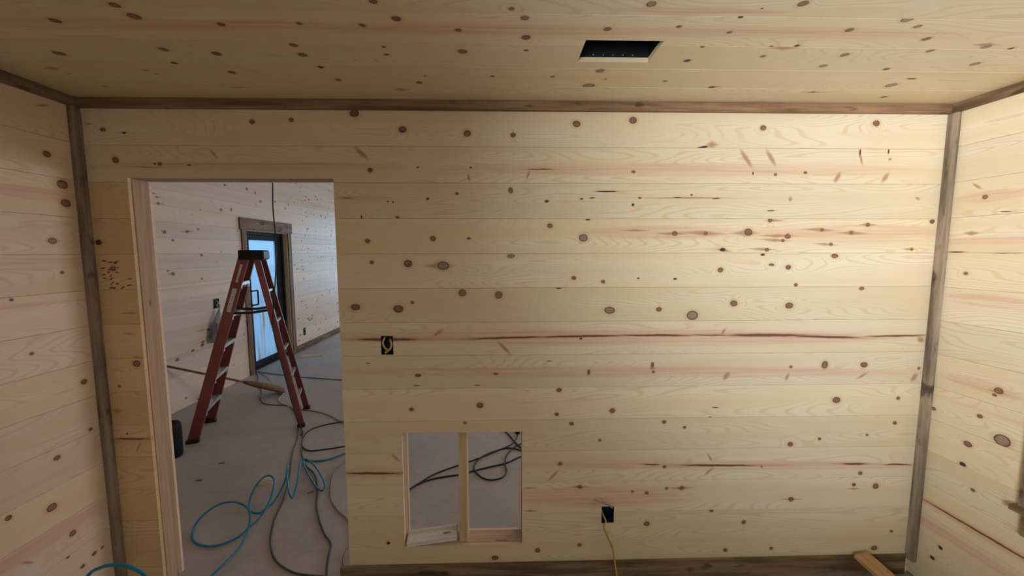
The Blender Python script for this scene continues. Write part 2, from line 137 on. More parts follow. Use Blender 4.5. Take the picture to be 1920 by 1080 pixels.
# ------------------------------------------------------------------ measurements
XL, XR, H = -1.981, 2.2165, 2.4744
P = 0.171                       # plank face width
Z0 = 2.265                      # a seam height shared by the walls
CY0 = -0.1694                   # a seam of the ceiling
REAR = -3.40
XF = -3.63                      # plank wall of the next room
HF = 3.60                       # ceiling height of the next room
T = 0.018                       # plank thickness
WB = 0.125                      # thickness of the dividing wall
DOOR = (-1.780, -0.812, -1.0, 2.115)
HATCH = (-0.521, 0.099, 0.212, 0.834)
BOX1 = (-0.6105, -0.5495, 1.246, 1.342)
BOX2 = (0.5215, 0.5875, 0.322, 0.415)
VENT = (0.287, 0.555, -0.541, -0.392)
WIN1 = (-1.50, -0.505, 0.68, 2.02)      # right-hand window (y0, y1, z0, z1)
GDOOR = (3.66, 4.72, -1.0, 2.085)      # glass door of the next room (y0, y1, z0, z1)
random.seed(7)

# ------------------------------------------------------------------ materials
class NB:
    """small helper to wire nodes"""
    def __init__(self, name):
        self.m = bpy.data.materials.new(name); self.m.use_nodes = True
        self.t = self.m.node_tree; self.t.nodes.clear()
        self.out = self.n('ShaderNodeOutputMaterial')
    def n(self, typ, **kw):
        nd = self.t.nodes.new(typ)
        for k, v in kw.items(): setattr(nd, k, v)
        return nd
    def put(self, sock, v):
        if hasattr(v, 'is_output') or isinstance(v, bpy.types.NodeSocket): self.t.links.new(v, sock)
        elif v is not None: sock.default_value = v
    def math(self, op, a, b=None, c=None, clamp=False):
        nd = self.n('ShaderNodeMath', operation=op, use_clamp=clamp)
        for i, v in enumerate((a, b, c)):
            if v is not None: self.put(nd.inputs[i], v)
        return nd.outputs[0]
    def vmath(self, op, a, b=None, s=None):
        nd = self.n('ShaderNodeVectorMath', operation=op)
        self.put(nd.inputs[0], a)
        if b is not None: self.put(nd.inputs[1], b)
        if s is not None: self.put(nd.inputs['Scale'], s)
        return nd.outputs['Value'] if op in ('LENGTH', 'DOT_PRODUCT', 'DISTANCE') else nd.outputs[0]
    def sstep(self, v, lo, hi, a=0.0, b=1.0):
        nd = self.n('ShaderNodeMapRange', interpolation_type='SMOOTHSTEP')
        self.put(nd.inputs['Value'], v)
        nd.inputs['From Min'].default_value = lo; nd.inputs['From Max'].default_value = hi
        nd.inputs['To Min'].default_value = a; nd.inputs['To Max'].default_value = b
        return nd.outputs[0]
    def mix(self, f, a, b):
        nd = self.n('ShaderNodeMix', data_type='RGBA')
        self.put(nd.inputs[0], f)
        for i, v in ((6, a), (7, b)):
            if isinstance(v, tuple): nd.inputs[i].default_value = (*v[:3], 1)
            else: self.put(nd.inputs[i], v)
        return nd.outputs[2]
    def noise(self, vec, scale, detail=2.0, rough=0.5):
        nd = self.n('ShaderNodeTexNoise'); self.put(nd.inputs['Vector'], vec)
        nd.inputs['Scale'].default_value = scale; nd.inputs['Detail'].default_value = detail
        nd.inputs['Roughness'].default_value = rough
        return nd
    def coord(self):
        return self.n('ShaderNodeTexCoord').outputs['Object']
    def mapping(self, vec, loc=(0, 0, 0), rot=(0, 0, 0), sc=(1, 1, 1), typ='POINT'):
        nd = self.n('ShaderNodeMapping', vector_type=typ); self.put(nd.inputs[0], vec)
        nd.inputs['Location'].default_value = loc; nd.inputs['Rotation'].default_value = rot; nd.inputs['Scale'].default_value = sc
        return nd.outputs[0]
    def bsdf(self, color, rough=0.5, metal=0.0, spec=0.5, normal=None, **kw):
        b = self.n('ShaderNodeBsdfPrincipled')
        if isinstance(color, tuple): b.inputs['Base Color'].default_value = (*color[:3], 1)
        else: self.put(b.inputs['Base Color'], color)
        self.put(b.inputs['Roughness'], rough); b.inputs['Metallic'].default_value = metal
        b.inputs['Specular IOR Level'].default_value = spec
        if normal is not None: self.put(b.inputs['Normal'], normal)
        for k, v in kw.items(): self.put(b.inputs[k], v)
        self.t.links.new(b.outputs[0], self.out.inputs[0])
        return b
    def bump(self, h, strength=0.3, dist=0.002):
        nd = self.n('ShaderNodeBump'); self.put(nd.inputs['Height'], h)
        nd.inputs['Strength'].default_value = strength; nd.inputs['Distance'].default_value = dist
        return nd.outputs[0]

def wood(name, axes, marks, seed, base=(0.80, 0.685, 0.508), figure=0.8, rough=0.42):
    """pine plank: grain along u, with the listed knots, spikes, pith lines and red heartwood"""
    b = NB(name); rnd = random.Random(seed)
    sep = b.n('ShaderNodeSeparateXYZ'); b.put(sep.inputs[0], b.coord())
    cmb = b.n('ShaderNodeCombineXYZ')
    b.put(cmb.inputs[0], sep.outputs[axes[0]]); b.put(cmb.inputs[1], sep.outputs[axes[1]])
    p = cmb.outputs[0]
    wob = b.noise(b.mapping(p, sc=(18, 34, 1)), 1.0, 1.0)
    off = b.vmath('SCALE', b.vmath('SUBTRACT', wob.outputs['Color'], (0.5, 0.5, 0.5)), s=0.006)
    pd = b.vmath('ADD', p, b.vmath('MULTIPLY', off, (1, 1, 0)))
    def dist(kind, src):
        d = None
        for k, u, v, la, lb, an in marks:
            if k != kind: continue
            q = b.mapping(src, (u, v, 0), (0, 0, an), (la, lb, 1), 'TEXTURE')
            l = b.vmath('LENGTH', q) if kind != 's' or abs(an) > 0.3 else b.vmath('DOT_PRODUCT', b.vmath('ABSOLUTE', q), (0.85, 0.75, 0))
            d = l if d is None else b.math('MINIMUM', d, l)
        return d
    dk, dd, ds, dp, dh = dist('k', pd), dist('d', pd), dist('s', pd), dist('p', pd), dist('h', pd)
    dw = dist('w', pd)
    # growth-ring contours, bent round the knots
    g = b.noise(b.mapping(p, (rnd.uniform(0, 50), rnd.uniform(0, 50), 0), (0, 0, rnd.uniform(-.01, .01)), (0.75, 6.5, 1)), 1.0, 1.0, 0.45).outputs[0]
    if dk is not None:
        g = b.math('ADD', g, b.math('MULTIPLY', b.math('POWER', 2.718, b.math('MULTIPLY', b.math('MULTIPLY', dk, dk), -0.22)), 0.10))
    ring = b.math('SINE', b.math('MULTIPLY', g, rnd.uniform(170, 250)))
    ring = b.sstep(ring, 0.4, 1.0)
    fibre = b.noise(b.mapping(p, sc=(5, 320, 1)), 1.0, 1.0).outputs[0]
    tone = b.noise(b.mapping(p, (rnd.uniform(0, 9), 0, 0), sc=(0.8, 11, 1)), 1.0, 1.0).outputs[0]
    fade = b.sstep(tone, 0.62, 0.42)
    f = rnd.uniform(0.93, 1.05); y = rnd.uniform(-0.02, 0.03)
    bc = (base[0]*f, base[1]*f*(1-y*0.3), base[2]*f*(1-y*2.5))
    col = b.mix(b.sstep(tone, 0.3, 0.75), bc, (bc[0]*0.95, bc[1]*0.88, bc[2]*0.77))
    col = b.mix(b.math('MULTIPLY', b.math('MULTIPLY', ring, fade), 0.55*figure), col, (bc[0]*0.84, bc[1]*0.66, bc[2]*0.45))
    col = b.mix(b.sstep(fibre, 0.45, 0.8, 0.0, 0.16), col, (bc[0]*0.72, bc[1]*0.6, bc[2]*0.45))
    if dh is not None:
        hn = b.noise(b.mapping(p, sc=(1.6, 75, 1)), 1.0, 2.0).outputs[0]
        col = b.mix(b.math('MULTIPLY', b.sstep(dh, 1.15, 0.6), b.sstep(hn, 0.3, 0.7, 0.2, 0.85)), col, (bc[0]*0.86, bc[1]*0.62, bc[2]*0.58))
    if ds is not None:
        col = b.mix(b.sstep(ds, 1.25, 0.3, 0.0, 0.78), col, (0.40, 0.19, 0.085))
    if dk is not None:
        col = b.mix(b.sstep(dk, 2.1, 0.95, 0.0, 0.36), col, (0.52, 0.29, 0.13))
        kn = fibre
        kc = b.mix(b.sstep(kn, 0.3, 0.7), (0.20, 0.085, 0.048), (0.33, 0.175, 0.11))
        kc = b.mix(b.sstep(dk, 0.6, 0.95), kc, (0.11, 0.042, 0.022))
        col = b.mix(b.sstep(dk, 1.06, 0.88), col, kc)
    if dw is not None:
        col = b.mix(b.sstep(dw, 2.0, 0.95, 0.0, 0.34), col, (0.52, 0.30, 0.14))
        wc = b.mix(b.sstep(fibre, 0.3, 0.7), (0.25, 0.15, 0.11), (0.40, 0.28, 0.21))
        wc = b.mix(b.sstep(dw, 0.68, 0.95), wc, (0.10, 0.042, 0.024))
        col = b.mix(b.sstep(dw, 1.08, 0.92), col, wc)
    if dp is not None:
        col = b.mix(b.sstep(dp, 2.2, 0.9, 0.0, 0.4), col, (0.45, 0.2, 0.09))
        col = b.mix(b.sstep(dp, 1.1, 0.6, 0.0, 0.9), col, (0.13, 0.045, 0.018))
    if dd is not None:
        col = b.mix(b.sstep(dd, 2.0, 0.9, 0.0, 0.3), col, (0.40, 0.2, 0.09))
        col = b.mix(b.sstep(dd, 1.1, 0.75, 0.0, 0.95), col, (0.035, 0.016, 0.009))
    b.bsdf(col, rough=rough, spec=0.4)
    return b.m

def stain(name, axes, dark=(0.105, 0.058, 0.028), light=(0.30, 0.19, 0.115), seed=0):
    """brown stained rough board, grain along axes[0]"""
    b = NB(name); rnd = random.Random(seed)
    sc = [26.0, 26.0, 26.0]; sc[axes] = 2.2
    p = b.coord()
    n1 = b.noise(b.mapping(p, (rnd.uniform(0, 9),)*3, sc=tuple(sc)), 1.0, 4.0, 0.6).outputs[0]
    sc2 = [30.0]*3; sc2[axes] = 7.0
    n2 = b.noise(b.mapping(p, (rnd.uniform(0, 9),)*3, sc=tuple(sc2)), 1.0, 3.0, 0.6).outputs[0]
    sc3 = [9.0]*3; sc3[axes] = 5.0
    n3 = b.noise(b.mapping(p, (rnd.uniform(0, 9),)*3, sc=tuple(sc3)), 1.0, 2.0, 0.5).outputs[0]
    col = b.mix(b.sstep(n1, 0.3, 0.72), dark, light)
    col = b.mix(b.sstep(n2, 0.60, 0.72, 0.0, 0.6), col, tuple(c*0.45 for c in dark))
    col = b.mix(b.sstep(n3, 0.63, 0.70, 0.0, 0.8), col, tuple(c*0.35 for c in dark))
    b.bsdf(col, rough=0.6, spec=0.35, normal=b.bump(n1, 0.3, 0.002))
    return b.m

def plain(name, color, rough=0.5, metal=0.0, spec=0.5, vary=0.12, scale=20.0, **kw):
    b = NB(name)
    n = b.noise(b.coord(), scale, 3.0).outputs[0]
    col = b.mix(b.sstep(n, 0.3, 0.7), tuple(c*(1-vary) for c in color), tuple(min(1, c*(1+vary)) for c in color))
    b.bsdf(col, rough=rough, metal=metal, spec=spec, **kw)
    return b.m

def concrete():
    b = NB('concrete'); p = b.coord()
    n1 = b.noise(p, 1.1, 5.0, 0.6).outputs[0]; n2 = b.noise(p, 14.0, 4.0, 0.65).outputs[0]
    n3 = b.noise(b.mapping(p, (3, 1, 0), (0, 0, 0.7), (1.0, 5.0, 1)), 1.3, 4.0, 0.6).outputs[0]
    col = b.mix(b.sstep(n1, 0.3, 0.7), (0.42, 0.375, 0.35), (0.51, 0.465, 0.445))
    col = b.mix(b.sstep(n2, 0.35, 0.75, 0.0, 0.35), col, (0.33, 0.30, 0.275))
    col = b.mix(b.sstep(n3, 0.58, 0.72, 0.0, 0.35), col, (0.29, 0.255, 0.225))
    b.bsdf(col, rough=0.7, spec=0.3, normal=b.bump(n2, 0.15, 0.003))
    return b.m

def stud_wood(name, axes, base=(0.56, 0.37, 0.245)):
    b = NB(name); p = b.coord()
    sc = [60.0]*3; sc[axes] = 2.0
    n1 = b.noise(b.mapping(p, sc=tuple(sc)), 1.0, 4.0, 0.6).outputs[0]
    sc2 = [16.0]*3; sc2[axes] = 6.5
    n2 = b.noise(b.mapping(p, (2, 5, 1), sc=tuple(sc2)), 1.0, 1.0).outputs[0]
    col = b.mix(b.sstep(n1, 0.3, 0.7), base, tuple(c*0.72 for c in base))
    col = b.mix(b.sstep(n2, 0.69, 0.75, 0.0, 0.8), col, (0.22, 0.09, 0.05))
    b.bsdf(col, rough=0.65, spec=0.3)
    return b.m

M = {}
M['concrete'] = concrete()
M['stain_x'] = stain('brown_stain_x', 0, seed=1); M['stain_y'] = stain('brown_stain_y', 1, seed=2)
M['stain_far'] = stain('door_stain', 2, (0.14, 0.078, 0.04), (0.31, 0.19, 0.11), seed=6); M['stain_far_y'] = stain('door_head_stain', 1, (0.14, 0.078, 0.04), (0.31, 0.19, 0.11), seed=7); M['stain_crown'] = stain('red_brown_stain', 0, (0.16, 0.083, 0.042), (0.37, 0.215, 0.125), seed=5); M['stain_z'] = stain('grey_brown_stain', 2, (0.14, 0.097, 0.066), (0.40, 0.30, 0.22), seed=3)
M['stud_z'] = stud_wood('stud_timber_z', 2); M['stud_x'] = stud_wood('stud_timber_x', 0, (0.62, 0.43, 0.30))
M['stud_pale'] = stud_wood('stud_timber_pale', 2, (0.66, 0.49, 0.29))
M['raw'] = stud_wood('raw_board', 0, (0.74, 0.60, 0.45)); M['white_board'] = stud_wood('primed_board', 0, (0.84, 0.79, 0.73))
M['tan_board'] = stud_wood('tan_board', 1, (0.55, 0.33, 0.15))
M['black_metal'] = plain('black_metal', (0.012, 0.013, 0.016), 0.65, spec=0.25)
M['black_plastic'] = plain('black_plastic', (0.008, 0.008, 0.010), 0.6, spec=0.3)
M['black_rubber'] = plain('black_rubber', (0.014, 0.013, 0.014), 0.55)
M['gray_rubber'] = plain('gray_rubber', (0.085, 0.07, 0.068), 0.55)
M['tan_rubber'] = plain('tan_rubber', (0.33, 0.235, 0.17), 0.55)
M['white_rubber'] = plain('white_rubber', (0.55, 0.48, 0.42), 0.5)
M['blue_hose'] = plain('blue_hose', (0.004, 0.21, 0.35), 0.3, vary=0.06)
M['red_fibreglass'] = plain('red_fibreglass', (0.235, 0.055, 0.047), 0.45, vary=0.1, scale=8)
M['aluminium'] = plain('aluminium', (0.62, 0.62, 0.62), 0.4, metal=0.65)
M['sticker'] = plain('sticker_paper', (0.58, 0.52, 0.48), 0.5, vary=0.2, scale=60)
M['dark_steel'] = plain('dark_steel', (0.035, 0.03, 0.028), 0.5, metal=0.3)
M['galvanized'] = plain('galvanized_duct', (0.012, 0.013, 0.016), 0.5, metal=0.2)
M['straw'] = plain('broom_straw', (0.21, 0.115, 0.05), 0.8, vary=0.35, scale=90)
M['broom_handle'] = plain('broom_handle', (0.19, 0.095, 0.05), 0.5, vary=0.2, scale=30)
M['box_blue'] = plain('box_blue', (0.01, 0.022, 0.075), 0.45)
M['cable_yellow'] = plain('cable_yellow', (0.52, 0.36, 0.085), 0.45)
M['copper_tan'] = plain('wire_tan', (0.42, 0.27, 0.12), 0.5)
M['white_vinyl'] = plain('white_vinyl', (0.75, 0.75, 0.74), 0.4, vary=0.03)

def glass_mat(name, tint, film):
    b = NB(name)
    tr = b.n('ShaderNodeBsdfTransparent'); tr.inputs[0].default_value = (*tint, 1)
    gl = b.n('ShaderNodeBsdfGlossy'); gl.inputs['Roughness'].default_value = 0.05
    mx = b.n('ShaderNodeMixShader'); mx.inputs[0].default_value = 0.06
    b.t.links.new(tr.outputs[0], mx.inputs[1]); b.t.links.new(gl.outputs[0], mx.inputs[2])
    last = mx.outputs[0]
    if film:      # dusty protective film with runs
        n = b.noise(b.mapping(b.coord(), sc=(1, 22, 0.8)), 1.0, 3.0, 0.6).outputs[0]
        n2 = b.noise(b.mapping(b.coord(), sc=(1, 5, 1.3)), 1.0, 2.0).outputs[0]
        sp = b.n('ShaderNodeSeparateXYZ'); b.put(sp.inputs[0], b.coord())
        low = b.sstep(sp.outputs[2], 1.35, 0.75)
        run = b.math('MULTIPLY', b.math('MULTIPLY', b.sstep(n, 0.42, 0.62), b.sstep(n2, 0.35, 0.6)), low)
        tl = b.n('ShaderNodeBsdfTranslucent')
        b.put(tl.inputs[0], b.mix(run, (0.58, 0.74, 0.86), (0.50, 0.42, 0.30)))
        m2 = b.n('ShaderNodeMixShader')
        b.put(m2.inputs[0], b.math('ADD', 0.5, b.math('MULTIPLY', run, 0.45)))
        b.t.links.new(last, m2.inputs[1]); b.t.links.new(tl.outputs[0], m2.inputs[2]); last = m2.outputs[0]
    b.t.links.new(last, b.out.inputs[0])
    return b.m
M['pane'] = glass_mat('window_glass', (0.95, 0.97, 0.97), False)
M['film_pane'] = glass_mat('filmed_glass', (0.60, 0.80, 0.95), True)
def bag_mat():
    b = NB('clear_plastic')
    tr = b.n('ShaderNodeBsdfTransparent'); tr.inputs[0].default_value = (0.86, 0.88, 0.92, 1)
    pr = b.n('ShaderNodeBsdfPrincipled'); pr.inputs['Base Color'].default_value = (0.30, 0.31, 0.34, 1); pr.inputs['Roughness'].default_value = 0.2
    mx = b.n('ShaderNodeMixShader')
    b.put(mx.inputs[0], b.sstep(b.noise(b.mapping(b.coord(), sc=(20, 30, 9)), 1.0, 3.0).outputs[0], 0.3, 0.75, 0.3, 0.8))
    b.t.links.new(tr.outputs[0], mx.inputs[1]); b.t.links.new(pr.outputs[0], mx.inputs[2]); b.t.links.new(mx.outputs[0], b.out.inputs[0])
    return b.m
M['bag'] = bag_mat()

# ------------------------------------------------------------------ mesh helpers
def link(name, mesh, mat, parent=None):
    o = bpy.data.objects.new(name, mesh); COL.objects.link(o)
    if mat is not None and not mesh.materials: mesh.materials.append(mat)
    if parent is not None: o.parent = parent
    return o
def finish(name, bm, mat, parent=None, smooth=False):
    bmesh.ops.recalc_face_normals(bm, faces=bm.faces)
    me = bpy.data.meshes.new(name); bm.to_mesh(me); bm.free()
    if smooth:
        for f in me.polygons: f.use_smooth = True
    return link(name, me, mat, parent)
def tag(o, label, cat, group=None):
    o['label'] = label; o['category'] = cat
    if group: o['group'] = group
    return o
def struct(o):
    o['kind'] = 'structure'; return o
def empty(name, loc, rz=0.0):
    o = bpy.data.objects.new(name, None); COL.objects.link(o); o.location = loc; o.rotation_euler = (0, 0, rz); o.empty_display_size = 0.1
    return o
def box(bm, lo, hi, bevel=0.0):
    r = bmesh.ops.create_cube(bm, size=1.0)
    for v in r['verts']:
        v.co = Vector([lo[i] + (v.co[i]+0.5)*(hi[i]-lo[i]) for i in range(3)])
    if bevel > 0:
        es = list({e for v in r['verts'] for e in v.link_edges})
        bmesh.ops.bevel(bm, geom=es, offset=bevel, segments=2, profile=0.6, affect='EDGES')
def boxo(name, lo, hi, mat, parent=None, bevel=0.0):
    bm = bmesh.new(); box(bm, lo, hi, bevel); return finish(name, bm, mat, parent)
def obox(bm, c, ax, ay, az, sx, sy, sz):
    """box with its own axes, centre c"""
    vs_ = []
    for i in (-.5, .5):
        for j in (-.5, .5):
            for k in (-.5, .5): vs_.append(bm.verts.new(Vector(c) + ax*(i*sx) + ay*(j*sy) + az*(k*sz)))
    for f in ((0, 1, 3, 2), (4, 6, 7, 5), (0, 4, 5, 1), (2, 3, 7, 6), (0, 2, 6, 4), (1, 5, 7, 3)):
        bm.faces.new([vs_[q] for q in f])
def beam(bm, p0, p1, w, h, ref=(0, 0, 1)):
    p0, p1 = Vector(p0), Vector(p1); t = (p1-p0).normalized(); s = t.cross(Vector(ref)).normalized(); n = s.cross(t)
    obox(bm, (p0+p1)/2, t, s, n, (p1-p0).length, w, h)
def smooth_path(pts, sub=6):
    pts = [Vector(q) for q in pts]; out = []
    for i in range(len(pts)-1):
        a = pts[max(i-1, 0)]; b_ = pts[i]; c = pts[i+1]; d = pts[min(i+2, len(pts)-1)]
        for k in range(sub):
            t = k/sub
            out.append(0.5*((2*b_) + (c-a)*t + (2*a-5*b_+4*c-d)*t*t + (3*b_-a-3*c+d)*t*t*t))
    out.append(pts[-1]); return out
def tube_bm(bm, pts, r, sides=8, sub=6):
    path = smooth_path(pts, sub) if sub > 1 else [Vector(q) for q in pts]
    n = len(path); rr = r if isinstance(r, (list, tuple)) else None
    prev = None; u = Vector((0, 0, 1))
    for i, q in enumerate(path):
        t = (path[min(i+1, n-1)] - path[max(i-1, 0)])
        t = t.normalized() if t.length > 1e-9 else Vector((1, 0, 0))
        u = u - t*u.dot(t)
        if u.length < 1e-4: u = t.orthogonal()
        u.normalize(); w = t.cross(u)
        rad = rr[min(int(i/max(sub, 1)), len(rr)-1)] if rr else r
        ring = [bm.verts.new(q + (u*math.cos(a) + w*math.sin(a))*rad) for a in [2*math.pi*k/sides for k in range(sides)]]
        if prev:
            for k in range(sides): bm.faces.new((prev[k], prev[(k+1) % sides], ring[(k+1) % sides], ring[k]))
        else: bm.faces.new(ring)
        prev = ring
    bm.faces.new(list(reversed(prev)))
def tube(name, pts, r, mat, parent=None, sides=8, sub=6):
    bm = bmesh.new(); tube_bm(bm, pts, r, sides, sub); return finish(name, bm, mat, parent, True)

# ------------------------------------------------------------------ planking
def split_row(u0, u1, v0, v1, openings):
    """rectangles left of one plank row, grouped into separate planks"""
    es = sorted({u0, u1} | {e for o in openings for e in o[:2] if u0 < e < u1})
    groups, cur = [], []
    for a, b_ in zip(es, es[1:]):
        mid = (a+b_)/2; free = [(v0, v1)]
        for o in openings:
            if o[0] < mid < o[1]:
                nf = []
                for x, y in free:
                    if o[3] <= x or o[2] >= y: nf.append((x, y)); continue
                    if o[2] - x > 0.003: nf.append((x, o[2]))
                    if y - o[3] > 0.003: nf.append((o[3], y))
                free = nf
        if not free:
            if cur: groups.append(cur); cur = []
        else: cur += [(a, b_, x, y) for x, y in free]
    if cur: groups.append(cur)
    return groups
def plank_mesh(rects, v0, v1, put, d0, thick, gap=0.0003, bev=0.0014):
    bm = bmesh.new()
    for a, b_, x, y in rects:
        prof = []
        if x <= v0 + 1e-6: prof += [(x+gap, thick), (x+gap, bev), (x+gap+bev, 0)]
        else: prof += [(x, thick), (x, 0)]
        if y >= v1 - 1e-6: prof += [(y-gap-bev, 0), (y-gap, bev), (y-gap, thick)]
        else: prof += [(y, 0), (y, thick)]
        A = [bm.verts.new(put(a, v, d + (d0 if d < thick else 0))) for v, d in prof]
        B = [bm.verts.new(put(b_, v, d + (d0 if d < thick else 0))) for v, d in prof]
        n = len(prof)
        for i in range(n):
            j = (i+1) % n; bm.faces.new((A[i], A[j], B[j], B[i]))
        bm.faces.new(A); bm.faces.new(list(reversed(B)))
    return bm
def planking(parent, surf, rows, u0, u1, openings, put, axes, marks, seed, base=(0.80, 0.685, 0.508), figure=0.8, name='plank', thick=T):
    for i, (v0, v1) in enumerate(rows):
        ms = [m_ for m_ in marks if v0 <= m_[2] < v1]
        mat = wood('pine_%s_%d' % (surf, i), axes, ms, seed*100+i, base, figure)
        gold = None
        for g in split_row(u0, u1, v0, v1, openings):
            pm = mat
            if surf == 'back' and max(r[1] for r in g) < -1.7:      # the short pier planks come from a more golden batch
                gold = gold or wood('pine_pier_%d' % i, axes, [m_ for m_ in ms if m_[1] < -1.7], seed*100+50+i, (0.74, 0.555, 0.325), 1.2)
                pm = gold
            finish(name, plank_mesh(g, v0, v1, put, random.uniform(0, 0.0006), thick), pm, parent)
def zrows(top, bottom=0.0):
    zs = [top]
    z = Z0 + P*math.floor((top - 0.004 - Z0)/P)
    while z > bottom + 0.004: zs.append(z); z -= P
    zs.append(bottom)
    return [(zs[i+1], zs[i]) for i in range(len(zs)-1)]
def random_marks(rows, u0, u1, n, seed, small=1.0):
    rnd = random.Random(seed); out = []
    for v0, v1 in rows:
        for _ in range(n):
            r = rnd.uniform(.004, .016)*small; u = rnd.uniform(u0, u1); v = rnd.uniform(v0+.01, v1-.01)
            out.append(('k', u, v, r*1.15, r*.9, rnd.uniform(-.3, .3)))
            if rnd.random() < .3: out.append(('s', u+rnd.uniform(-.02, .02), v, r*rnd.uniform(3, 6), r*.7, rnd.uniform(-.1, .1)))
        if rnd.random() < .45: out.append(('h', rnd.uniform(u0, u1), rnd.uniform(v0+.04, v1-.04), rnd.uniform(.6, 1.8), rnd.uniform(.012, .035), 0))
    return out
def slab_with_holes(u0, u1, v0, v1, d0, d1, holes, put):
    bm = bmesh.new(); us = sorted({u0, u1} | {e for o in holes for e in o[:2] if u0 < e < u1})
    for a, b_ in zip(us, us[1:]):
        for g in split_row(a, b_, v0, v1, holes):
            for (x0, x1, y0, y1) in g:
                A = [bm.verts.new(put(x, y, d)) for d in (d0, d1) for x, y in ((x0, y0), (x1, y0), (x1, y1), (x0, y1))]
                for f in ((0, 1, 2, 3), (7, 6, 5, 4), (0, 4, 5, 1), (1, 5, 6, 2), (2, 6, 7, 3), (3, 7, 4, 0)):
                    bm.faces.new([A[q] for q in f])
    return bm

# ------------------------------------------------------------------ the setting: floor, walls, ceiling
floor = struct(boxo('floor', (-5.2, REAR-.3, -0.12), (5.4, 9.4, 0.0), M['concrete']))

putB = lambda u, v, d: Vector((u, d, v))
putL = lambda u, v, d: Vector((XL-d, u, v))
putR = lambda u, v, d: Vector((XR+d, u, v))
putC = lambda u, v, d: Vector((u, v, H+d))
putF = lambda u, v, d: Vector((XF-d, u, v))

# dividing wall: timber frame, near planks one by one, far skin
holesB = [DOOR, HATCH]
wb = struct(finish('wall_back', slab_with_holes(XF, 5.1, 0.0, HF, T, WB-T, [DOOR, HATCH, BOX1, BOX2], putB), M['stud_z']))
planking(wb, 'back', zrows(H), XL, XR, [DOOR, HATCH, BOX1, BOX2], putB, (0, 2), MARKS['B'], 1)
far_skin = wood('pine_far_skin', (0, 2), [], 5)
finish('far_skin', slab_with_holes(XF, 5.1, 0.0, HF, WB-T, WB, holesB, putB), far_skin, wb)
boxo('stud', (-0.2345, T+.001, HATCH[2]), (-0.1905, WB-T, HATCH[3]), M['stud_pale'], wb)
boxo('sill_plate', (HATCH[0]+.002, T+.001, HATCH[2]-.002), (HATCH[1]-.002, WB-T-.001, HATCH[2]+.003), M['stud_x'], wb)
boxo('jamb_stud', (DOOR[0]-.02, T+.001, 0.001), (DOOR[0]+.004, WB-T-.001, DOOR[3]-.002), M['stud_z'], wb)

rowsW = zrows(H)
wl = struct(finish('wall_left', slab_with_holes(REAR, 0.0, 0.0, H, T, 0.11, [], putL), M['stud_z']))
planking(wl, 'left', rowsW, REAR, 0.0, [], putL, (1, 2), MARKS['L'] + random_marks(rowsW, REAR, -1.1, 2, 21), 2, base=(0.80, 0.64, 0.495))
wr = struct(finish('wall_right', slab_with_holes(REAR, 0.0, 0.0, H, T, 0.11, [WIN1], putR), M['stud_z']))
planking(wr, 'right', [(max(a, 0.012), b_) for a, b_ in rowsW], REAR, 0.0, [WIN1], putR, (1, 2), MARKS['R'] + random_marks(rowsW, REAR, -0.5, 2, 22), 3)
ce = struct(finish('ceiling', slab_with_holes(XL-.1, XR+.1, REAR, 0.0, T, 0.10, [(VENT[0]-.006, VENT[1]+.006, VENT[2]-.006, VENT[3]+.006)], putC), M['stud_x']))
rowsC = [(CY0, 0.0)]
yy = CY0
while yy > REAR: rowsC.append((max(yy-P, REAR), yy)); yy -= P
planking(ce, 'ceiling', rowsC, XL, XR, [VENT], putC, (0, 1), MARKS['C'] + random_marks(rowsC[6:], XL, XR, 4, 23), 4)
RW = (-1.00, 0.30, 1.10, 2.20)            # unseen window added behind the camera to explain the light
rear_mat = wood('pine_rear', (0, 2), random_marks([(i*P, i*P+P) for i in range(14)], XL, XR, 2, 24), 9)
putRear = lambda u, v, d: Vector((u, REAR-d, v))
wrear = struct(finish('wall_rear', slab_with_holes(XL-.1, XR+.1, 0.0, H, 0.0, 0.11, [RW], putRear), rear_mat))

# next room
rowsF = zrows(HF)
wf = struct(finish('wall_far_left', slab_with_holes(WB, 9.0, 0.0, HF, T, 0.16, [GDOOR], putF), M['stud_z']))
mF = random_marks(rowsF, 1.4, 7.0, 8, 31, 1.25) + random_marks(rowsF, 4.9, 7.4, 11, 32, 1.05)
mF += [('s', 2.75, .83, .10, .008, 0.0), ('k', 2.86, .815, .03, .010, -.3), ('k', 2.60, .62, .024, .013, .1), ('k', 2.75, .65, .028, .02, .4), ('k', 2.38, .57, .025, .02, .1), ('h', 2.6, .60, .5, .025, 0)]
planking(wf, 'far', rowsF, WB, 9.0, [GDOOR], putF, (1, 2), mF, 6, base=(0.80, 0.68, 0.60), figure=0.7)
pale = wood('pine_far_pale', (0, 2), [], 8, base=(0.80, 0.68, 0.60))
EW = (-3.3, 0.1, 0.6, 2.8); SW = (2.4, 4.8, 0.9, 2.5)  # unseen next-room windows, added to explain the light there
struct(finish('wall_far_end', slab_with_holes(XF-.16, 5.1, 0.0, HF, 0.0, 0.15, [EW], lambda u, v, d: Vector((u, 9.0+d, v))), pale))
struct(finish('wall_far_right', slab_with_holes(WB, 9.0, 0.0, HF, 0.0, 0.15, [SW], lambda u, v, d: Vector((5.0+d, u, v))), pale))
struct(boxo('ceiling_far', (XF-.16, 0.0, HF), (5.15, 9.15, HF+.1), pale))
struct(boxo('ground', (-60, -40, -0.30), (60, 60, -0.125), plain('dry_ground', (0.42, 0.40, 0.36), 0.9, scale=2)))

